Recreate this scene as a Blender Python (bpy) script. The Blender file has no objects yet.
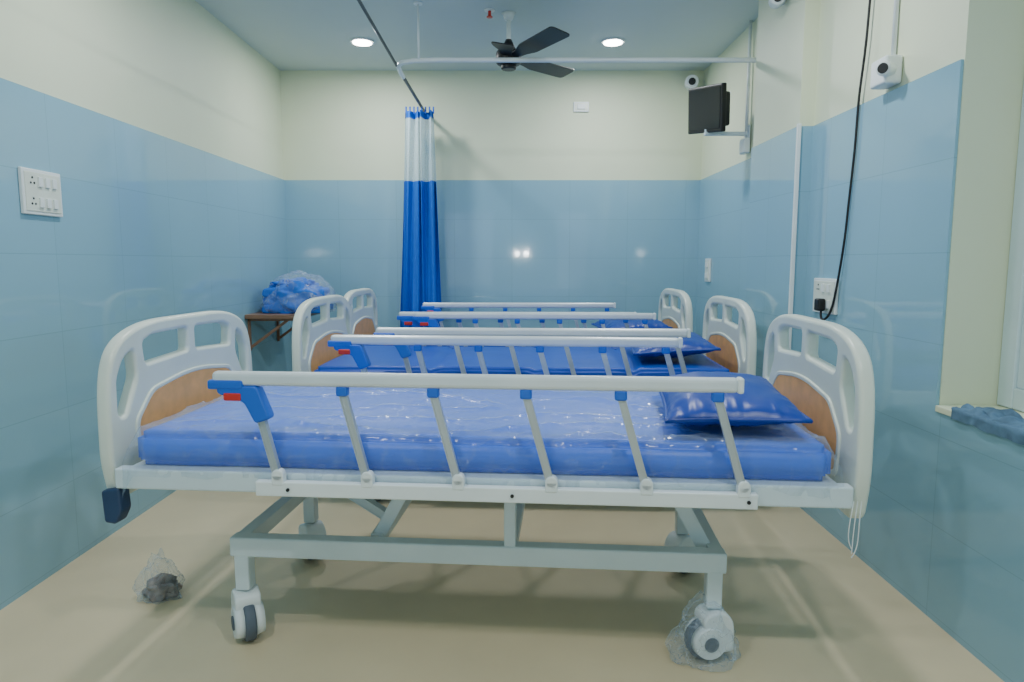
import bpy, bmesh, math, random
from mathutils import Vector, Matrix, noise
random.seed(3)
C = bpy.context.scene.collection
H = 1.19

# ------------------------------------------------------------ materials
def mat(name, col, rough=0.5, metal=0.0, spec=0.5, var=0.04, nscale=6.0, bump=0.0, bscale=40.0, emit=None, es=0.0, coat=0.0):
    m = bpy.data.materials.new(name); m.use_nodes = True
    nt = m.node_tree; b = nt.nodes['Principled BSDF']
    b.inputs['Roughness'].default_value = rough
    b.inputs['Metallic'].default_value = metal
    b.inputs['Specular IOR Level'].default_value = spec
    b.inputs['Coat Weight'].default_value = coat
    tc = nt.nodes.new('ShaderNodeTexCoord')
    n = nt.nodes.new('ShaderNodeTexNoise'); n.inputs['Scale'].default_value = nscale
    n.inputs['Detail'].default_value = 4
    nt.links.new(tc.outputs['Object'], n.inputs['Vector'])
    r = nt.nodes.new('ShaderNodeValToRGB')
    r.color_ramp.elements[0].position = 0.3; r.color_ramp.elements[1].position = 0.7
    r.color_ramp.elements[0].color = tuple(max(0, c*(1-var)) for c in col)+(1,)
    r.color_ramp.elements[1].color = tuple(min(1, c*(1+var)) for c in col)+(1,)
    nt.links.new(n.outputs['Fac'], r.inputs['Fac'])
    nt.links.new(r.outputs['Color'], b.inputs['Base Color'])
    if bump > 0:
        n2 = nt.nodes.new('ShaderNodeTexNoise'); n2.inputs['Scale'].default_value = bscale
        n2.inputs['Detail'].default_value = 3
        nt.links.new(tc.outputs['Object'], n2.inputs['Vector'])
        bp = nt.nodes.new('ShaderNodeBump'); bp.inputs['Strength'].default_value = bump
        bp.inputs['Distance'].default_value = 0.01
        nt.links.new(n2.outputs['Fac'], bp.inputs['Height'])
        nt.links.new(bp.outputs['Normal'], b.inputs['Normal'])
    if emit:
        b.inputs['Emission Color'].default_value = emit+(1,)
        b.inputs['Emission Strength'].default_value = es
    return m

def tile_mat():
    m = bpy.data.materials.new('glazed_wall_tile'); m.use_nodes = True
    nt = m.node_tree; b = nt.nodes['Principled BSDF']
    g = nt.nodes.new('ShaderNodeNewGeometry'); s = nt.nodes.new('ShaderNodeSeparateXYZ')
    nt.links.new(g.outputs['Position'], s.inputs[0])
    a = nt.nodes.new('ShaderNodeMath'); a.operation = 'ADD'
    nt.links.new(s.outputs['X'], a.inputs[0]); nt.links.new(s.outputs['Y'], a.inputs[1])
    z = nt.nodes.new('ShaderNodeMath'); z.operation = 'ADD'; z.inputs[1].default_value = -0.02
    nt.links.new(s.outputs['Z'], z.inputs[0])
    c = nt.nodes.new('ShaderNodeCombineXYZ')
    nt.links.new(a.outputs[0], c.inputs['X']); nt.links.new(z.outputs[0], c.inputs['Y'])
    br = nt.nodes.new('ShaderNodeTexBrick'); br.offset = 0.0; br.squash = 1.0
    br.inputs['Scale'].default_value = 1.0
    br.inputs['Brick Width'].default_value = 0.45; br.inputs['Row Height'].default_value = 0.30
    br.inputs['Mortar Size'].default_value = 0.0018; br.inputs['Mortar Smooth'].default_value = 0.3
    br.inputs['Color1'].default_value = TILE+(1,)
    br.inputs['Color2'].default_value = tuple(x*0.97 for x in TILE)+(1,)
    br.inputs['Mortar'].default_value = tuple(x*0.82 for x in TILE)+(1,)
    nt.links.new(c.outputs[0], br.inputs['Vector'])
    nt.links.new(br.outputs['Color'], b.inputs['Base Color'])
    b.inputs['Roughness'].default_value = 0.05
    b.inputs['Specular IOR Level'].default_value = 0.65
    n = nt.nodes.new('ShaderNodeTexNoise'); n.inputs['Scale'].default_value = 3.0
    nt.links.new(g.outputs['Position'], n.inputs['Vector'])
    mx = nt.nodes.new('ShaderNodeMath'); mx.operation = 'MULTIPLY_ADD'; mx.inputs[1].default_value = -0.4
    nt.links.new(br.outputs['Fac'], mx.inputs[0]); nt.links.new(n.outputs['Fac'], mx.inputs[2])
    bp = nt.nodes.new('ShaderNodeBump'); bp.inputs['Strength'].default_value = 0.08; bp.inputs['Distance'].default_value = 0.004
    nt.links.new(mx.outputs[0], bp.inputs['Height']); nt.links.new(bp.outputs['Normal'], b.inputs['Normal'])
    return m

def film_mat(name, base=0.05, edge=0.4, line=0.4, bscale=20, bstr=.6):
    """thin clear plastic: mostly transparent, glossy; sharp crease network drives bump and haze"""
    m = bpy.data.materials.new(name); m.use_nodes = True
    nt = m.node_tree; nt.nodes.remove(nt.nodes['Principled BSDF'])
    out = nt.nodes['Material Output']
    tc = nt.nodes.new('ShaderNodeTexCoord')
    def crease(sc, dist, seed):
        mp = nt.nodes.new('ShaderNodeMapping'); mp.inputs['Location'].default_value = (seed, seed*.7, 0)
        nt.links.new(tc.outputs['Object'], mp.inputs['Vector'])
        n = nt.nodes.new('ShaderNodeTexNoise'); n.inputs['Scale'].default_value = sc
        n.inputs['Detail'].default_value = 2; n.inputs['Distortion'].default_value = dist
        nt.links.new(mp.outputs[0], n.inputs['Vector'])
        s = nt.nodes.new('ShaderNodeMath'); s.operation = 'SUBTRACT'; s.inputs[1].default_value = .5
        nt.links.new(n.outputs['Fac'], s.inputs[0])
        ab = nt.nodes.new('ShaderNodeMath'); ab.operation = 'ABSOLUTE'; nt.links.new(s.outputs[0], ab.inputs[0])
        return ab.outputs[0]
    c1 = crease(bscale, .3, 1.3); c2 = crease(bscale*2.3, .2, 5.1)
    mn = nt.nodes.new('ShaderNodeMath'); mn.operation = 'MULTIPLY_ADD'; mn.inputs[1].default_value = .45
    nt.links.new(c2, mn.inputs[0]); nt.links.new(c1, mn.inputs[2])
    bp = nt.nodes.new('ShaderNodeBump'); bp.inputs['Strength'].default_value = bstr; bp.inputs['Distance'].default_value = 0.03
    bp.invert = True
    nt.links.new(mn.outputs[0], bp.inputs['Height'])
    hz = nt.nodes.new('ShaderNodeMapRange'); hz.inputs[1].default_value = 0.0; hz.inputs[2].default_value = 0.02
    hz.inputs[3].default_value = base+line; hz.inputs[4].default_value = base
    nt.links.new(c1, hz.inputs[0])
    lw = nt.nodes.new('ShaderNodeLayerWeight'); lw.inputs['Blend'].default_value = 0.25
    nt.links.new(bp.outputs['Normal'], lw.inputs['Normal'])
    l2 = nt.nodes.new('ShaderNodeMath'); l2.operation = 'MULTIPLY_ADD'; l2.use_clamp = True
    l2.inputs[1].default_value = edge
    nt.links.new(lw.outputs['Facing'], l2.inputs[0]); nt.links.new(hz.outputs[0], l2.inputs[2])
    t = nt.nodes.new('ShaderNodeBsdfTransparent'); t.inputs['Color'].default_value = (0.97, 0.985, 1, 1)
    g = nt.nodes.new('ShaderNodeBsdfPrincipled'); g.inputs['Base Color'].default_value = (0.62, 0.74, 0.86, 1)
    g.inputs['Roughness'].default_value = 0.15; g.inputs['Specular IOR Level'].default_value = 1.0
    nt.links.new(bp.outputs['Normal'], g.inputs['Normal'])
    mx = nt.nodes.new('ShaderNodeMixShader')
    nt.links.new(l2.outputs[0], mx.inputs[0]); nt.links.new(t.outputs[0], mx.inputs[1]); nt.links.new(g.outputs[0], mx.inputs[2])
    nt.links.new(mx.outputs[0], out.inputs['Surface'])
    return m

TILE = (0.26, 0.48, 0.61)
M_tile = tile_mat()
M_paint = mat('cream_wall_paint', (0.71, 0.77, 0.57), 0.55, var=0.02, nscale=2, bump=0.03, bscale=120)
M_ceil = mat('ceiling_paint', (0.60, 0.68, 0.66), 0.7, var=0.02, nscale=2)
M_floor = mat('vinyl_floor', (0.72, 0.60, 0.39), 0.38, var=0.05, nscale=3, bump=0.03, bscale=60)
M_white = mat('white_plastic', (0.78, 0.84, 0.85), 0.35)
M_abs = mat('ivory_abs_panel', (0.72, 0.78, 0.70), 0.3, spec=0.5)
M_inlay = mat('beech_wood_inlay', (0.82, 0.42, 0.14), 0.4, var=0.10, nscale=18)
M_frame = mat('powder_coated_steel', (0.64, 0.75, 0.80), 0.35)
M_alu = mat('anodised_aluminium', (0.70, 0.76, 0.80), 0.33, metal=0.2)
M_bar = mat('satin_metal', (0.50, 0.55, 0.58), 0.35, metal=0.5)
M_blue = mat('blue_plastic', (0.008, 0.12, 0.62), 0.35)
M_red = mat('red_plastic', (0.60, 0.03, 0.02), 0.35)
M_black = mat('black_plastic', (0.008, 0.008, 0.010), 0.45)
M_dark = mat('dark_navy_wrap', (0.02, 0.05, 0.12), 0.5)
M_rubber = mat('grey_rubber', (0.10, 0.13, 0.17), 0.6)
M_matA = mat('mattress_blue_cover', (0.015, 0.14, 0.78), 0.4, var=0.03, nscale=2, bump=0.1, bscale=5)
M_matB = mat('mattress_royal_cover', (0.002, 0.075, 0.50), 0.4, var=0.08, nscale=4, bump=0.2, bscale=9)
M_pil = mat('pillow_rexine_blue', (0.001, 0.042, 0.34), 0.36, var=0.05, bump=0.10, bscale=9)
M_cur = mat('curtain_blue_fabric', (0.006, 0.15, 0.66), 0.75, var=0.05, nscale=20)
M_brown = mat('brown_laminate', (0.24, 0.14, 0.09), 0.4, var=0.15, nscale=12)
M_fan = mat('fan_brown_enamel', (0.012, 0.010, 0.010), 0.4)
M_track = mat('backlit_track_metal', (0.05, 0.06, 0.07), 0.4, metal=0.5)  # dark tone painted in for a track lit from behind
M_glow = mat('downlight_diffuser', (1, 1, 1), 0.5, emit=(1.0, 0.97, 0.90), es=22)
M_glow2 = mat('glint_lamp_diffuser', (1, 1, 1), 0.5, emit=(0.95, 0.98, 1.0), es=220)  # strong emitter, added to be mirrored as glints in the tiles
M_film = film_mat('clear_plastic_film', 0.09, 0.38, 0.07, 7, .42)
M_film2 = film_mat('crumpled_plastic', 0.07, 0.42, 0.26, 16, .7)
M_cloth = mat('dull_blue_cloth', (0.09, 0.18, 0.28), 0.85, var=0.35, nscale=18)
M_bag = mat('bag_contents', (0.26, 0.22, 0.20), 0.7, var=0.5, nscale=30)
M_glass = mat('frosted_window_glass', (0.35, 0.55, 0.70), 0.15, emit=(0.35, 0.6, 0.8), es=0.12)  # faint emission stands in for dim bluish daylight behind the opaque pane
M_upvc = mat('upvc_window_frame', (0.66, 0.80, 0.84), 0.3)
def net_mat():
    m = bpy.data.materials.new('curtain_net'); m.use_nodes = True
    nt = m.node_tree; p = nt.nodes['Principled BSDF']; out = nt.nodes['Material Output']
    p.inputs['Base Color'].default_value = (0.55, 0.74, 0.86, 1); p.inputs['Roughness'].default_value = 0.8
    t = nt.nodes.new('ShaderNodeBsdfTransparent')
    w = nt.nodes.new('ShaderNodeTexVoronoi'); w.inputs['Scale'].default_value = 220
    tc = nt.nodes.new('ShaderNodeTexCoord'); nt.links.new(tc.outputs['Object'], w.inputs['Vector'])
    r = nt.nodes.new('ShaderNodeMapRange'); r.inputs[1].default_value = 0.0; r.inputs[2].default_value = 0.8
    r.inputs[3].default_value = 0.45; r.inputs[4].default_value = 0.75
    nt.links.new(w.outputs['Distance'], r.inputs[0])
    mx = nt.nodes.new('ShaderNodeMixShader')
    nt.links.new(r.outputs[0], mx.inputs[0]); nt.links.new(t.outputs[0], mx.inputs[1]); nt.links.new(p.outputs[0], mx.inputs[2])
    nt.links.new(mx.outputs[0], out.inputs['Surface'])
    return m
M_net = net_mat()

# ------------------------------------------------------------ helpers
def empty(name, loc=(0, 0, 0), rz=0.0):
    e = bpy.data.objects.new(name, None); e.location = loc; e.rotation_euler = (0, 0, rz)
    e.empty_display_size = 0.1; C.objects.link(e); return e

def add_mesh(name, me, m=None, parent=None, smooth=False, loc=(0, 0, 0), rot=(0, 0, 0)):
    o = bpy.data.objects.new(name, me); C.objects.link(o)
    if m: me.materials.append(m)
    o.parent = parent; o.location = loc; o.rotation_euler = rot
    if smooth:
        for p in me.polygons: p.use_smooth = True
    return o

def box(name, lo, hi, m, parent=None, bev=0.0, loc=(0, 0, 0), rot=(0, 0, 0)):
    bm = bmesh.new(); bmesh.ops.create_cube(bm, size=1)
    for v in bm.verts:
        v.co = Vector([(lo[i]+hi[i])/2 + v.co[i]*(hi[i]-lo[i]) for i in range(3)])
    if bev > 0:
        bmesh.ops.bevel(bm, geom=list(bm.edges), offset=bev, segments=3, affect='EDGES', profile=0.5)
    me = bpy.data.meshes.new(name); bm.to_mesh(me); bm.free()
    return add_mesh(name, me, m, parent, loc=loc, rot=rot)

def tube(name, pts, r, m, parent=None, cyclic=False, smoothcurve=False, res=4):
    cu = bpy.data.curves.new(name, 'CURVE'); cu.dimensions = '3D'
    cu.bevel_depth = r; cu.bevel_resolution = res; cu.use_fill_caps = True
    s = cu.splines.new('NURBS' if smoothcurve else 'POLY'); s.points.add(len(pts)-1)
    for i, p in enumerate(pts): s.points[i].co = (*p, 1)
    s.use_cyclic_u = cyclic
    if smoothcurve: s.use_endpoint_u = True; s.order_u = 4; s.resolution_u = 8
    o = bpy.data.objects.new(name+'_tmp', cu); C.objects.link(o)
    bpy.context.view_layer.update()
    me = bpy.data.meshes.new_from_object(o.evaluated_get(bpy.context.evaluated_depsgraph_get()))
    me.name = name
    bpy.data.objects.remove(o); me.materials.clear()
    return add_mesh(name, me, m, parent, smooth=True)

def cyl(name, p0, p1, r, m, parent=None, r2=None, seg=28, bev=0.0):
    p0, p1 = Vector(p0), Vector(p1); d = p1-p0
    bm = bmesh.new()
    bmesh.ops.create_cone(bm, cap_ends=True, segments=seg, radius1=r, radius2=r if r2 is None else r2, depth=d.length)
    if bev > 0:
        ed = [e for e in bm.edges if any(len(f.verts) > 4 for f in e.link_faces)]
        bmesh.ops.bevel(bm, geom=ed, offset=bev, segments=3, affect='EDGES', profile=0.5)
    q = d.to_track_quat('Z', 'Y')
    M = Matrix.Translation((p0+p1)/2) @ q.to_matrix().to_4x4()
    bmesh.ops.transform(bm, matrix=M, verts=bm.verts)
    me = bpy.data.meshes.new(name); bm.to_mesh(me); bm.free()
    for p in me.polygons: p.use_smooth = len(p.vertices) <= 4
    return add_mesh(name, me, m, parent)

def bar(name, p0, p1, w, t, m, parent=None, up=(0, 1, 0), bev=0.003):
    p0, p1 = Vector(p0), Vector(p1); d = p1-p0; z = d.normalized(); y = Vector(up)
    x = y.cross(z).normalized(); y = z.cross(x)
    bm = bmesh.new(); bmesh.ops.create_cube(bm, size=1)
    for v in bm.verts:
        v.co = (p0+p1)/2 + x*v.co.x*w + y*v.co.y*t + z*v.co.z*d.length
    bmesh.ops.bevel(bm, geom=list(bm.edges), offset=bev, segments=2, affect='EDGES')
    me = bpy.data.meshes.new(name); bm.to_mesh(me); bm.free()
    return add_mesh(name, me, m, parent)

def fillet(pts, r):
    out = []; n = len(pts)
    for i in range(n):
        p0, p1, p2 = Vector(pts[i-1][:2]), Vector(pts[i][:2]), Vector(pts[(i+1) % n][:2])
        rr = pts[i][2] if len(pts[i]) > 2 else r
        a, b = p0-p1, p2-p1
        ra = min(rr, a.length*0.48); rb = min(rr, b.length*0.48)
        s, e = p1+a.normalized()*ra, p1+b.normalized()*rb
        for k in range(9):
            t = k/8; out.append(s*(1-t)**2 + p1*2*t*(1-t) + e*t*t)
    return out

def panel2d(name, loops, thick, bev, m, parent, loc, rot):
    cu = bpy.data.curves.new(name, 'CURVE'); cu.dimensions = '2D'; cu.fill_mode = 'BOTH'
    cu.extrude = thick/2-bev; cu.bevel_depth = bev; cu.bevel_resolution = 3; cu.offset = -bev
    for lp in loops:
        s = cu.splines.new('POLY'); s.points.add(len(lp)-1)
        for i, p in enumerate(lp): s.points[i].co = (p[0], p[1], 0, 1)
        s.use_cyclic_u = True
    o = bpy.data.objects.new(name+'_tmp', cu); C.objects.link(o)
    bpy.context.view_layer.update()
    me = bpy.data.meshes.new_from_object(o.evaluated_get(bpy.context.evaluated_depsgraph_get()))
    me.name = name; bpy.data.objects.remove(o); me.materials.clear()
    return add_mesh(name, me, m, parent, loc=loc, rot=rot)

# ------------------------------------------------------------ room
XL, XR, XC, XN = -1.76, 1.457, 1.335, 1.405
YB, YF, ZC, ZT = 5.4, -2.2, 2.64, 1.82
box('floor', (XL-.2, YF, -.1), (XR+.3, YB+.2, 0), M_floor)
box('ceiling', (XL-.2, YF, ZC), (XR+.3, YB+.2, ZC+.1), M_ceil)
wl = box('wall_left', (XL-.2, YF, 0), (XL-.01, YB+.2, ZC), M_paint)
box('tiling', (XL-.02, YF+.003, 0), (XL, YB, ZT), M_tile, wl)
wb = box('wall_back', (XL-.01, YB+.01, 0), (XR+.3, YB+.2, ZC), M_paint)
box('tiling', (XL, YB, 0), (XR, YB+.02, ZT), M_tile, wb)
wr = empty('wall_right')
XO = XR+.3
WY0, WY1, WZ0, WZ1 = 0.7, 2.22, 0.72, 2.3
box('far_section', (XR+.01, 3.91, 0), (XO, YB+.01, ZC), M_paint, wr)
box('far_tiling', (XR, 3.91, 0), (XR+.02, YB, ZT), M_tile, wr)
box('column', (XC+.01, 3.29, 0), (XO, 3.91, ZC), M_paint, wr)
box('column_tiling', (XC, 3.28, 0), (XC+.03, 3.905, ZT), M_tile, wr)
box('column_tiling_face', (XC+.03, 3.28, 0), (XN+.0105, 3.2901, ZT), M_tile, wr)
box('near_section', (XN+.01, WY1, 0), (XO, 3.29, ZC), M_paint, wr)
box('near_tiling', (XN, WY1+.004, 0), (XN+.012, 3.28, ZT), M_tile, wr)
box('below_window', (XN+.01, WY0, 0), (XO, WY1, WZ0-.02), M_paint, wr)
box('below_window_tiling', (XN, WY0, 0), (XN+.012, WY1+.004, WZ0-.022), M_tile, wr)
box('above_window', (XN+.01, WY0, WZ1), (XO, WY1, ZC), M_paint, wr)
box('front_section', (XN+.01, YF, 0), (XO, WY0, ZC), M_paint, wr)
box('front_tiling', (XN, YF, 0), (XN+.012, WY0-.004, ZT), M_tile, wr)
box('trim_1', (XN-.006, WY0+.001, WZ0-.021), (XO-.01, WY1-.001, WZ0), M_paint, None, 0.003)
box('trim_2', (XC-.008, 3.268, 0), (XC+.012, 3.2795, ZT+.01), M_white, None, 0.003)
wf = box('wall_front', (-.35, YF-.15, 0), (.85, YF, ZC), M_paint)  # unseen pier behind the camera; side openings shaped to let world fill in
box('lintel_left', (XL-.2, YF-.15, 2.1), (-.35, YF, ZC), M_paint, wf)
box('lintel_right', (.85, YF-.15, 2.1), (XO, YF, ZC), M_paint, wf)
for x in (.09, .27):  # unseen lamps added behind the camera to put glints on the back tiles
    e = empty('glint_lamp', (x, YF, 1.36))
    cyl('backplate', (0, 0, 0), (0, .02, 0), .055, M_white, e, bev=.004)
    cyl('diffuser', (0, .018, 0), (0, .05, 0), .036, M_glow2, e, bev=.012)
# window
w = empty('window_1', (1.60, 0, 0))
def fr(n, lo, hi, m=M_upvc, b=.004): box(n, lo, hi, m, w, b)
fr('jamb_far', (0, WY1-.07, WZ0+.002), (.07, WY1-.002, WZ1)); fr('jamb_near', (0, WY0, WZ0), (.07, WY0+.07, WZ1))
fr('head', (.002, WY0+.07, WZ1-.07), (.07, WY1-.07, WZ1)); fr('sill_rail', (.002, WY0+.07, WZ0+.002), (.07, WY1-.07, WZ0+.07))
fr('mullion', (.004, 1.42, WZ0+.07), (.066, 1.49, WZ1-.07))
fr('sash_far', (.01, WY1-.13, WZ0+.07), (.05, WY1-.07, WZ1-.07))
fr('glass', (.025, WY0+.06, WZ0+.06), (.035, WY1-.06, WZ1-.06), M_glass, 0)

# ------------------------------------------------------------ beds
def caster(parent, x, y, ang):
    e = bpy.data.objects.new('caster', None); C.objects.link(e); e.parent = parent
    e.location = (x, y, 0); e.rotation_euler = (0, 0, ang); e.empty_display_size = .05
    cyl('stem', (0, 0, .12), (0, 0, .21), .014, M_bar, e)
    cyl('tyre', (.02, -.017, .0635), (.02, .017, .0635), .0625, M_rubber, e, bev=.008, seg=40)
    cyl('cover_near', (.02, -.044, .066), (.02, -.016, .066), .047, M_white, e, r2=.053, seg=36)
    cyl('cover_far', (.02, .016, .066), (.02, .044, .066), .053, M_white, e, r2=.047, seg=36)
    cyl('hub_near', (.02, -.048, .066), (.02, -.042, .066), .022, M_rubber, e)
    cyl('hub_far', (.02, .042, .066), (.02, .048, .066), .022, M_rubber, e)
    pts = fillet([(-.055, .035, .01), (.0, .03, .01), (.035, .085, .02), (.045, .15, .03), (-.02, .165, .02), (-.055, .13, .03)], .02)
    panel2d('hood', [pts], .078, .008, M_white, e, (0, 0, 0), (math.pi/2, 0, 0))

def endboard(parent, x, side):
    hw = .45
    out = fillet([(-hw+.025, 0, .03), (hw-.025, 0, .03), (hw+.005, .12, .05), (hw, .36, .1), (hw-.05, .465, .09), (hw-.20, .515, .12),
                  (-hw+.20, .515, .12), (-hw+.05, .465, .09), (-hw, .36, .1), (-hw-.005, .12, .05)], .05)
    hs = []
    for s in (-1, 1):
        a = [(s*.025, .395), (s*.025, .472), (s*.225, .468), (s*.275, .450), (s*.265, .382)]
        b = [(s*.312, .350), (s*.322, .435), (s*.372, .410), (s*.405, .355), (s*.408, .245), (s*.375, .24)]
        hs += [fillet(a, .016), fillet(b, .02)]
    rz = math.pi/2
    panel2d('endboard', [out]+hs, .042, .012, M_abs, parent, (x, 0, .495), (math.pi/2, 0, rz))
    arch = fillet([(-.31, .10), (.31, .10), (.325, .21), (.24, .290), (0, .322, .2), (-.24, .290), (-.325, .21)], .03)
    panel2d('wood_inlay', [arch], .050, .003, M_inlay, parent, (x, 0, .495), (math.pi/2, 0, rz))
    rim = fillet([(-.325, .085), (.325, .085), (.342, .215), (.25, .303), (0, .337, .2), (-.25, .303), (-.342, .215)], .03)
    panel2d('inlay_surround', [rim, arch], .054, .004, M_abs, parent, (x, 0, .495), (math.pi/2, 0, rz))

def siderail(parent, s, dx=0.0):
    y = s*.475
    x0, x1 = -.705+dx, .715+dx
    box('rail_top', (x0, y-.016, .851), (x1, y+.016, .891), M_alu, parent, .012)
    box('rail_cap', (x1-.004, y-.017, .850), (x1+.012, y+.017, .892), M_white, parent, .006)
    box('rail_latch_cap', (x0-.010, y-.021, .842), (x0+.09, y+.021, .868), M_blue, parent, .006)
    lp = fillet([(0, 0), (.115, 0), (.15, -.09), (.105, -.105), (.075, -.045), (.0, -.022)], .012)
    panel2d('latch_housing', [lp], .038, .006, M_blue, parent, (x0+.015, y, .852), (math.pi/2, 0, 0))
    box('latch_trigger', (x0+.035, y-.023, .811), (x0+.085, y+.023, .833), M_red, parent, .005)
    for i in range(6):
        xt = -.594+i*.251+dx; xb = -.53+i*.2536+dx
        bar('bar_%d' % i, (xt, y, .845), (xb, y, .585), .021, .012, M_bar, parent)
        if i:
            box('pivot_%d' % i, (xt-.014, y-.013, .826), (xt+.018, y+.013, .854), M_blue, parent, .006)
        cyl('foot_%d' % i, (xb, y-.014, .600), (xb, y+.014, .600), .017, M_white, parent, bev=.004)
        box('foot_block_%d' % i, (xb-.017, y-.014, .572), (xb+.017, y+.014, .603), M_white, parent, .004)
    box('rail_channel', (-.595+dx, y-.012, .540), (.775+dx, y+.014, .582), M_white, parent, .004)
    for i in (0, 2.5, 5):
        cyl('bolt', (-.50+i*.25+dx, y-s*-.013, .561), (-.50+i*.25+dx, y+s*.017, .561), .005, M_black, parent, seg=12)

def bed(loc, rz, dx):
    e = empty('hospital_bed', loc, rz)
    endboard(e, -1.055, -1); endboard(e, 1.055, 1)
    for s in (-1, 1):
        y = s*.435
        box('side_frame', (-1.03, y-.02, .538), (1.03, y+.02, .598), M_frame, e, .006)
        siderail(e, s, dx)
        box('base_beam', (-.775, s*.28-.025, .275), (.745, s*.28+.025, .337), M_frame, e, .006)
        for x in (-.74, .712):
            box('leg_post', (x-.023, s*.28-.024, .165), (x+.023, s*.28+.024, .30), M_frame, e, .005)
        bar('lift_arm', (-.33, s*.2, .31), (-.20, s*.2, .55), .04, .025, M_frame, e)
        bar('lift_arm', (.70, s*.2, .31), (.57, s*.2, .55), .045, .03, M_frame, e)
        tube('under_tube', [(-.98, s*.22, .515), (.0, s*.22, .515)], .014, M_frame, e)
    for x in (-.752, .722):
        box('base_cross', (x-.022, -.28, .28), (x+.022, .28, .332), M_frame, e, .004)
    for x in (-.98, -.5, 0, .5, .98):
        box('deck_cross', (x-.018, -.43, .54), (x+.018, .43, .575), M_frame, e, .003)
    box('deck_panel', (-1.0, -.415, .578), (1.0, .415, .597), M_frame, e, .003)
    bar('actuator_strut', (-.62, -.05, .50), (-.35, -.05, .33), .03, .03, M_frame, e)
    box('screw_tube', (-.90, -.07, .485), (.05, -.03, .515), M_frame, e, .004)
    cyl('crank_rod', (-.95, .05, .50), (-.30, .05, .45), .012, M_bar, e)
    box('centre_post', (.085, -.30, .33), (.12, -.26, .545), M_frame, e, .004)
    box('centre_cross', (.085, -.28, .29), (.12, .28, .33), M_frame, e, .004)
    box('lift_cross', (-.35, -.22, .29), (-.31, .22, .33), M_frame, e, .004)
    for s, (a, b) in ((-1, (-.95, math.pi+.25)), (1, (2.4, .6))):
        caster(e, -.74, s*.28, a); caster(e, .712, s*.28, b)
    return e

def mattress(loc, rz, m, seams=False):
    Lx, Ly, T = .985, .425, .10
    bm = bmesh.new(); bmesh.ops.create_cube(bm, size=1)
    for v in bm.verts: v.co = Vector((v.co.x*2*Lx, v.co.y*2*Ly, v.co.z*T+.648))
    bmesh.ops.bevel(bm, geom=list(bm.edges), offset=.02, segments=4, affect='EDGES')
    for k in range(1, 60):
        g = bm.verts[:]+bm.edges[:]+bm.faces[:]
        bmesh.ops.bisect_plane(bm, geom=g, plane_co=(-Lx+k*2*Lx/60, 0, 0), plane_no=(1, 0, 0))
    for k in range(1, 20):
        g = bm.verts[:]+bm.edges[:]+bm.faces[:]
        bmesh.ops.bisect_plane(bm, geom=g, plane_co=(0, -Ly+k*2*Ly/20, 0), plane_no=(0, 1, 0))
    for v in bm.verts:
        if v.co.z > .66:
            v.co.z += .006*noise.noise(Vector((v.co.x*3, v.co.y*3, loc[1])))
            if seams:
                for sx in (-.42, .08, .52):
                    v.co.z -= .018*math.exp(-((v.co.x-sx)/.02)**2)
        v.co.y += .006*noise.noise(Vector((v.co.x*4, 0, 5)))*(1 if abs(v.co.y) > .4 else 0)
    me = bpy.data.meshes.new('mattress'); bm.to_mesh(me); bm.free()
    return add_mesh('mattress', me, m, None, smooth=True, loc=(loc[0], loc[1], 0), rot=(0, 0, rz))

def film(parent):
    nx, ny = 300, 160; hx = 1.005; Ly = .430; drop = .125
    verts = []; faces = []
    def ridge(x, y, z, p=12): return (1-abs(noise.noise(Vector((x, y, z)))))**p
    for i in range(nx+1):
        x = -hx+2*hx*i/nx
        dr = drop+.030*noise.noise(Vector((x*2.5, 1.3, 0)))+.022*noise.noise(Vector((x*9, 4.3, 0)))
        for j in range(ny+1):
            t = -1+2*j/ny; s = t*(Ly+dr)
            over = max(0, abs(s)-Ly)
            if over <= 0:
                y = s; z = .703
            else:
                a = min(over/.03, 1)
                y = math.copysign(Ly+.012*math.sin(a*math.pi/2)+over*.06, s); z = .703-over
            d = .006+.005*noise.noise(Vector((x*3, s*5, 0)))+.001*noise.noise(Vector((x*16, s*12, 3)))
            d += .012*ridge(x*1.8+s*3.5, s*4-x*1.2, 7, 16)+.006*ridge(x*5-s*3, s*5+x*2, 2, 16)+.004*ridge(x*10+s*2, s*6-x*4, 5, 16)
            if over <= 0: z += max(d, .001)
            else:
                k = min(1, over/.06)
                d = d*.7+k*(.014*ridge(x*6+s*1.5, s*1.2, 9, 8)+.008*ridge(x*15-s*3, s*2, 3, 7)-.004)
                y += math.copysign(max(d, -.002), s)
            if abs(x) > .965:
                z -= (abs(x)-.965)*(1.7+.8*noise.noise(Vector((s*9, 0, x))))
            verts.append((x, y, z))
    for i in range(nx):
        for j in range(ny):
            a = i*(ny+1)+j; faces.append((a, a+ny+1, a+ny+2, a+1))
    me = bpy.data.meshes.new('plastic_cover'); me.from_pydata(verts, [], faces)
    return add_mesh('plastic_cover', me, M_film, parent, smooth=True)

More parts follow.
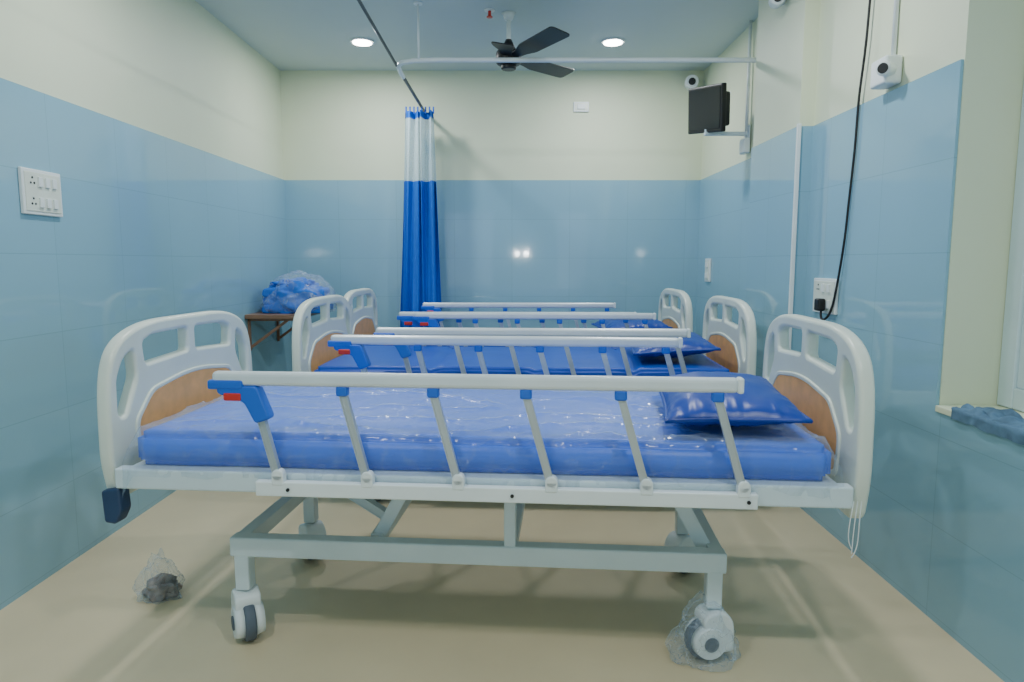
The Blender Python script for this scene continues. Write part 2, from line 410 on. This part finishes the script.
def pillow(loc, rot, a=.22, b=.30, h=.07):
    N = 44; verts = []; faces = []
    for side in (1, -1):
        base = len(verts)
        for i in range(N+1):
            for j in range(N+1):
                u = -1+2*i/N; v = -1+2*j/N
                f = max(0, (1-abs(u)**2.6)*(1-abs(v)**2.6))**.55
                x = u*a*(1-.07*(1-v*v)*abs(u)**3); y = v*b*(1-.06*(1-u*u)*abs(v)**3)
                z = side*h*f*(1 if side > 0 else .75)
                z += .012*f*noise.noise(Vector((u*2.5, v*2.5, side*3+loc[1])))
                e = max(abs(u), abs(v)); t = (u if abs(v) > abs(u) else v)
                z += side*.0022*math.sin(t*26+4*noise.noise(Vector((t*3, 0, 0))))*math.exp(-((e-.86)/.12)**2)
                verts.append((x, y, z))
        for i in range(N):
            for j in range(N):
                q = base+i*(N+1)+j; f4 = (q, q+N+1, q+N+2, q+1)
                faces.append(f4 if side > 0 else f4[::-1])
    me = bpy.data.meshes.new('pillow'); me.from_pydata(verts, [], faces)
    o = add_mesh('pillow', me, M_pil, None, smooth=True, loc=loc, rot=rot)
    ring = []
    for k in range(4):
        for t in range(12):
            s = -1+2*t/12
            u, v = [(s, -1), (1, s), (-s, 1), (-1, -s)][k]
            ring.append((u*a*(1-.07*(1-v*v)*abs(u)**3), v*b*(1-.06*(1-u*u)*abs(v)**3), 0))
    tube('piping', ring, .006, M_pil, o, cyclic=True)
    return o

B = [((-.085, 2.284, 0), math.radians(-4.6), 0), ((.06, 3.575, 0), math.radians(-2.6), .04), ((.03, 4.585, 0), math.radians(-1.2), 0)]
beds = []
for i, (l, r, dx) in enumerate(B):
    beds.append(bed(l, r, dx))
    mt = mattress(l, r, M_matA if i == 0 else M_matB, i > 0)
    if i == 0: film(mt)
pillow((.652, 2.09, .768), (math.radians(2), math.radians(-2), math.radians(-8)), .190, .27, .062)
pillow((.80, 3.50, .768), (0, math.radians(-4), math.radians(-4)), .2, .30, .062)
pillow((.78, 4.52, .768), (0, math.radians(-4), math.radians(3)), .2, .30, .062)
e0 = beds[0]
pw = fillet([(-.025, 0), (.03, .01), (.035, -.06), (.015, -.10), (-.02, -.095)], .01)
panel2d('corner_wrap', [pw], .05, .006, M_dark, e0, (-1.05, -.43, .53), (math.pi/2, 0, 0))
for k in range(3):
    x = 1.03+.010*k
    tube('plastic_shred', [(x, -.455, .56), (x-.01, -.463, .50-.015*k), (x-.02+.01*k, -.462, .46-.01*k), (x-.010*k, -.46, .43-.012*k)], .0016, M_white, e0, smoothcurve=True, res=1)

def crumple(name, loc, sx, sy, sz, m, parent=None, amp=.3, fr=2.2, seed=0, flat=True, sub=5, taper=0.0):
    bm = bmesh.new(); bmesh.ops.create_icosphere(bm, subdivisions=sub, radius=1)
    for v in bm.verts:
        n = v.co.normalized()
        d = 1+amp*noise.noise(n*fr+Vector((seed, 0, 0)))*1.2+amp*.5*(abs(noise.noise(n*fr*2.7+Vector((0, seed, 0)))))
        p = n*d
        if flat and p.z < -.55: p.z = -.55
        k = 1-taper*max(0, p.z+.55)/1.6
        v.co = Vector((p.x*sx*k, p.y*sy*k, (p.z+(.55 if flat else 0))*sz))
    me = bpy.data.meshes.new(name); bm.to_mesh(me); bm.free()
    return add_mesh(name, me, m, parent, smooth=True, loc=loc)
crumple('caster_bag', (.69, -.29, .004), .105, .08, .125, M_film2, e0, .25, 1.8, 9, sub=5, taper=.45)

# ------------------------------------------------------------ curtain + track
TZ = 2.33; CX, CY = -.675, 5.16; TY = 4.04
tr = empty('curtain_track')
tube('cross_track', [(1.45, TY, TZ), (-.44, TY, TZ), (-.56, TY+.012, TZ), (-.635, TY+.05, TZ), (-.668, TY+.12, TZ), (-.675, TY+.25, TZ), (-.675, TY+.36, TZ)], .014, M_white, tr)
tube('depth_track', [(-.675, TY+.34, TZ), (-.670, 5.16, TZ), (-.668, 5.395, TZ)], .011, M_track, tr)
tube('depth_track_near', [(-.668, 2.0, TZ), (-.675, TY+.37, TZ)], .008, M_track, tr)
for (x, y) in ((-.53, TY), (-.668, 2.3)):
    cyl('hanger_rod', (x, y, TZ), (x, y, ZC), .006, M_white, tr, seg=12)
    cyl('hanger_flange', (x, y, ZC-.008), (x, y, ZC), .025, M_white, tr, seg=20)
cyl('wall_flange', (1.44, TY, TZ), (1.457, TY, TZ), .03, M_white, tr)
def curtain():
    cur = empty('privacy_curtain', (CX, CY, 0))
    def sheet(name, z0, z1, m, nz=24):
        nx = 150; vs = []; fs = []
        for k in range(nz+1):
            z = z0+(z1-z0)*k/nz
            q = (2.28-z)/1.9
            wid = .112+.050*min(1, q*1.3)
            off = -.016*q*2
            for i in range(nx+1):
                t = i/nx; ph = t*math.pi*2*4.5
                a = .034+.014*math.sin(z*2+t*5)
                x = off-wid+2*wid*t+.014*math.sin(ph*.5+z*1.2)
                y = a*math.sin(ph+.5*math.sin(z*1.7+t*6))+.010*math.sin(ph*2.3+z)
                vs.append((x, y, z))
        for k in range(nz):
            for i in range(nx):
                p = k*(nx+1)+i; fs.append((p, p+1, p+nx+2, p+nx+1))
        me = bpy.data.meshes.new(name); me.from_pydata(vs, [], fs)
        return add_mesh(name, me, m, cur, smooth=True)
    sheet('drape', .28, 1.785, M_cur, 40); sheet('net', 1.785, 2.24, M_net, 12); sheet('header', 2.235, 2.285, M_cur, 4)
    for i in range(8):
        x = -.1+.2*i/7
        tube('hook_%d' % i, [(x, 0, 2.27), (x, 0, 2.318)], .006, M_blue, cur)
curtain()

# ------------------------------------------------------------ fan
f = empty('ceiling_fan', (-.02, 4.2, 0))
cyl('canopy', (0, 0, ZC-.04), (0, 0, ZC), .022, M_white, f, r2=.04)
cyl('down_rod', (0, 0, 2.42), (0, 0, ZC-.03), .012, M_white, f)
cyl('lower_canopy', (0, 0, 2.43), (0, 0, 2.49), .045, M_fan, f, r2=.018)
cyl('motor', (0, 0, 2.345), (0, 0, 2.43), .075, M_fan, f, bev=.022, seg=40)
cyl('motor_base', (0, 0, 2.32), (0, 0, 2.35), .045, M_fan, f, bev=.008)
for k, (ang, L) in enumerate(((-60, .56), (42, .51), (-97, .28))):
    bl = fillet([(.06, -.03), (.14, -.035), (.22, -.062), (L, -.068, .03), (L, .062, .03), (.22, .058), (.14, .035), (.06, .03)], .02)
    panel2d('blade_%d' % k, [bl], .006, .001, M_fan, f, (0, 0, 2.385), (math.radians(-11), 0, math.radians(ang)))

# ------------------------------------------------------------ downlights
def downlight(x, y, power):
    e = empty('recessed_downlight', (x, y, ZC))
    cyl('trim_ring', (0, 0, -.010), (0, 0, 0), .078, M_white, e, bev=.003, seg=40)
    cyl('diffuser', (0, 0, -.016), (0, 0, -.009), .062, M_glow, e, bev=.002, seg=40)
    ld = bpy.data.lights.new('lamp', 'AREA'); ld.shape = 'DISK'; ld.size = .12; ld.energy = power
    ld.color = (0.94, 0.98, 1.0); lo = bpy.data.objects.new('lamp', ld); C.objects.link(lo)
    lo.parent = e; lo.location = (0, 0, -.02)
for (x, y, p) in ((-.99, 4.71, 14), (.667, 4.71, 14), (-.99, 2.7, 15), (.667, 2.7, 15), (-.99, .6, 16), (.667, .6, 16)):
    downlight(x, y, p)

# ------------------------------------------------------------ wall fittings
def plate(name, loc, rz, wd, ht, nsw, sock=False):
    e = empty(name, loc, rz)
    box('plate', (-wd/2, -.014, -ht/2), (wd/2, 0, ht/2), M_white, e, .004)
    box('inner_frame', (-wd/2+.012, -.017, -ht/2+.012), (wd/2-.012, -.012, ht/2-.012), M_abs, e, .002)
    for r in range(2 if ht > .13 else 1):
        for k in range(nsw):
            x = -wd/2+.03+(wd-.06)*(k+.5)/nsw; zz = (ht/4.4)*(1-2*r) if ht > .13 else 0
            if sock and k == 0:
                for dx, dz in ((0, .013), (-.009, -.006), (.009, -.006)):
                    cyl('socket_hole', (x+dx, -.0185, zz+dz), (x+dx, -.016, zz+dz), .004, M_black, e, seg=10)
            else:
                box('rocker', (x-.011, -.024, zz-.018), (x+.011, -.015, zz+.018), M_white, e, .002)
    return e
plate('switch_board', (XL, 2.59, 1.445), math.pi/2, .215, .165, 4, True)
plate('power_socket', (XN, 3.05, 1.04), -math.pi/2, .22, .155, 3, True)
plate('power_socket', (.53, YB+.0099, 2.37), 0, .12, .075, 3)
plate('power_socket', (XR, 5.08, 1.13), -math.pi/2, .12, .17, 2)
pl = empty('power_plug_cable')
box('plug', (1.345, 3.00, .975), (1.380, 3.045, 1.03), M_black, pl, .008)
tube('cable', [(1.37, 3.02, .985), (1.36, 3.02, .93), (1.38, 2.96, .93), (1.39, 2.93, 1.08), (1.396, 2.89, 1.30), (1.396, 2.885, 1.40), (1.396, 2.845, 1.68), (1.396, 2.85, 1.85), (1.396, 2.80, 2.05), (1.396, 2.80, 2.25), (1.396, 2.76, 2.63)], .005, M_black, pl, smoothcurve=True)
jb = empty('wall_camera', (XN, 2.62, 1.885))
box('housing', (-.055, -.055, -.05), (.009, .055, .05), M_white, jb, .01)
cyl('lens_barrel', (-.03, -.04, .0), (-.075, -.075, -.005), .026, M_white, jb, bev=.005)
cyl('lens', (-.072, -.0725, -.005), (-.078, -.078, -.005), .018, M_black, jb)
cyl('conduit', (.0, 0, .05), (.0, 0, ZC-1.885), .009, M_white, jb, seg=14)
jc = empty('junction_box', (XR, 4.33, 1.90))
box('housing', (-.04, -.045, -.045), (0, .045, .045), M_white, jc, .008)
cyl('conduit', (-.012, .0, .04), (-.012, .0, ZC-1.90), .010, M_white, jc, seg=14)
sc = empty('security_camera', (1.37, YB+.01, 2.535))
cyl('base', (0, -.012, 0), (0, 0, 0), .05, M_white, sc, bev=.003)
cyl('arm', (0, -.01, 0), (-.01, -.05, .0), .016, M_white, sc)
cyl('body', (-.01, -.03, .0), (-.03, -.14, -.01), .050, M_white, sc, bev=.01)
cyl('lens', (-.029, -.137, -.01), (-.031, -.147, -.011), .026, M_black, sc)
s2 = empty('security_camera', (XC+.01, 3.55, 2.50))
cyl('base', (-.012, 0, 0), (0, 0, 0), .045, M_white, s2)
cyl('arm', (-.01, 0, 0), (-.05, -.02, -.03), .014, M_white, s2)
cyl('body', (-.04, 0, -.03), (-.07, -.11, -.05), .035, M_white, s2, bev=.008)
cyl('lens', (-.0695, -.108, -.05), (-.072, -.116, -.052), .02, M_black, s2)
mo = empty('wall_monitor', (1.20, 4.33, 2.12))
mo.rotation_euler = (math.radians(6), math.radians(7), math.radians(-70))
mo.scale = (.92, .92, .95)
box('bezel', (-.19, -.025, -.145), (.19, .012, .145), M_black, mo, .008)
box('screen', (-.172, -.0275, -.122), (.172, -.024, .128), mat('monitor_screen', (.012, .014, .02), .12), mo)
hp = fillet([(-.13, -.11), (.13, -.11), (.13, .10), (-.13, .10)], .02)
panel2d('rear_housing', [hp], .09, .015, M_black, mo, (0, .045, 0), (math.pi/2, 0, 0))
for k in range(6):
    box('vent_rib', (-.10, .088, -.07+k*.028), (.10, .094, -.060+k*.028), M_dark, mo, .001)
bk = empty('monitor_bracket', (XR, 4.33, 1.975))
box('arm', (-.27, -.02, -.010), (0, .02, .010), M_frame, bk, .003)
box('wall_plate', (-.008, -.035, -.05), (0, .035, .05), M_frame, bk, .002)
cyl('pivot', (-.255, 0, 0), (-.255, 0, .04), .015, M_frame, bk)
sk = empty('fire_sprinkler', (-.13, 4.15, ZC))
cyl('escutcheon', (0, 0, -.006), (0, 0, 0), .03, M_white, sk)
cyl('body', (0, 0, -.035), (0, 0, -.005), .009, M_red, sk)
cyl('deflector', (0, 0, -.042), (0, 0, -.037), .018, M_red, sk)

# ------------------------------------------------------------ wall shelf + bundle
tb = empty('wall_shelf', (-1.575, 4.82, 0))
box('slab', (-.185, -.34, .817), (.185, .34, .845), M_brown, tb, .004)
for y in (-.28, .28):
    box('bracket_wall', (-.185, y-.012, .60), (-.170, y+.012, .818), M_brown, tb, .002)
    box('bracket_arm', (-.185, y-.012, .800), (.12, y+.012, .818), M_brown, tb, .002)
    bar('bracket_brace', (-.175, y, .62), (.08, y, .805), .018, .016, M_brown, tb)
bd = empty('plastic_wrapped_linen', (-1.49, 4.78, .845))
for k, (x, y, z, a) in enumerate(((-.01, 0, .0, .05), (.0, .01, .055, -.08), (-.02, 0, .11, .12))):
    pts = fillet([(-.20, 0), (.21, 0), (.215, .055), (-.19, .058)], .027)
    o = panel2d('folded_linen_%d' % k, [pts], .36-.03*k, .012, M_cur if k != 1 else M_matA, bd, (x, y, z), (math.pi/2, 0, a))
crumple('linen_fold', (.02, -.13, .0), .18, .08, .12, M_cur, bd, .35, 2.6, 5)
crumple('linen_top', (-.02, 0, .15), .15, .14, .05, M_cur, bd, .35, 2.6, 8)
crumple('wrap', (0.01, 0, .0), .25, .26, .18, M_film2, bd, .20, 2.0, 7, sub=5, taper=.3)

fb = empty('crumpled_plastic_bag', (-1.26, 2.33, 0))
crumple('contents', (0, 0, 0.001), .058, .045, .045, M_bag, fb, .4, 2.0, 3)
crumple('film', (0, 0, 0.001), .080, .06, .10, M_film2, fb, .35, 1.9, 11, taper=.5)

def cloth():
    nx, ny = 90, 40; vs = []; fs = []
    for i in range(nx+1):
        for j in range(ny+1):
            u = i/nx; v = j/ny
            y = 2.13-.46*u+.03*noise.noise(Vector((u*4, v*3, 1)))
            n = .02*noise.noise(Vector((u*9, v*3, 4)))
            hang = .030+.02*noise.noise(Vector((u*7, 0, 8)))
            if v < .15:
                x = XN-.010+.3*n; z = .724-(.15-v)/.15*hang
            else:
                x = XN-.010+.14*(v-.15)+n*.5*min(1, (v-.15)*6)
                z = .727+.035*abs(noise.noise(Vector((u*5, v*3+u*2, 2))))*min(1, (v-.15)*5)+.008*abs(noise.noise(Vector((u*16, v*9, 2))))
            vs.append((x, y, z))
    for i in range(nx):
        for j in range(ny):
            a = i*(ny+1)+j; fs.append((a, a+1, a+ny+2, a+ny+1))
    me = bpy.data.meshes.new('cleaning_cloth'); me.from_pydata(vs, [], fs)
    add_mesh('cleaning_cloth', me, M_cloth, None, smooth=True)
cloth()

# ------------------------------------------------------------ world + camera
wd = bpy.data.worlds.new('World'); bpy.context.scene.world = wd; wd.use_nodes = True
bg = wd.node_tree.nodes['Background']; bg.inputs[0].default_value = (0.68, 0.87, 1.0, 1); bg.inputs[1].default_value = 1.1
cd = bpy.data.cameras.new('camera'); cam = bpy.data.objects.new('camera', cd); C.objects.link(cam)
cd.sensor_width = 36; cd.lens = 36*683/1024; cd.clip_start = .02
cam.location = (0, 0, H); cam.rotation_euler = (math.radians(90-6.6), 0, 0)
bpy.context.scene.camera = cam
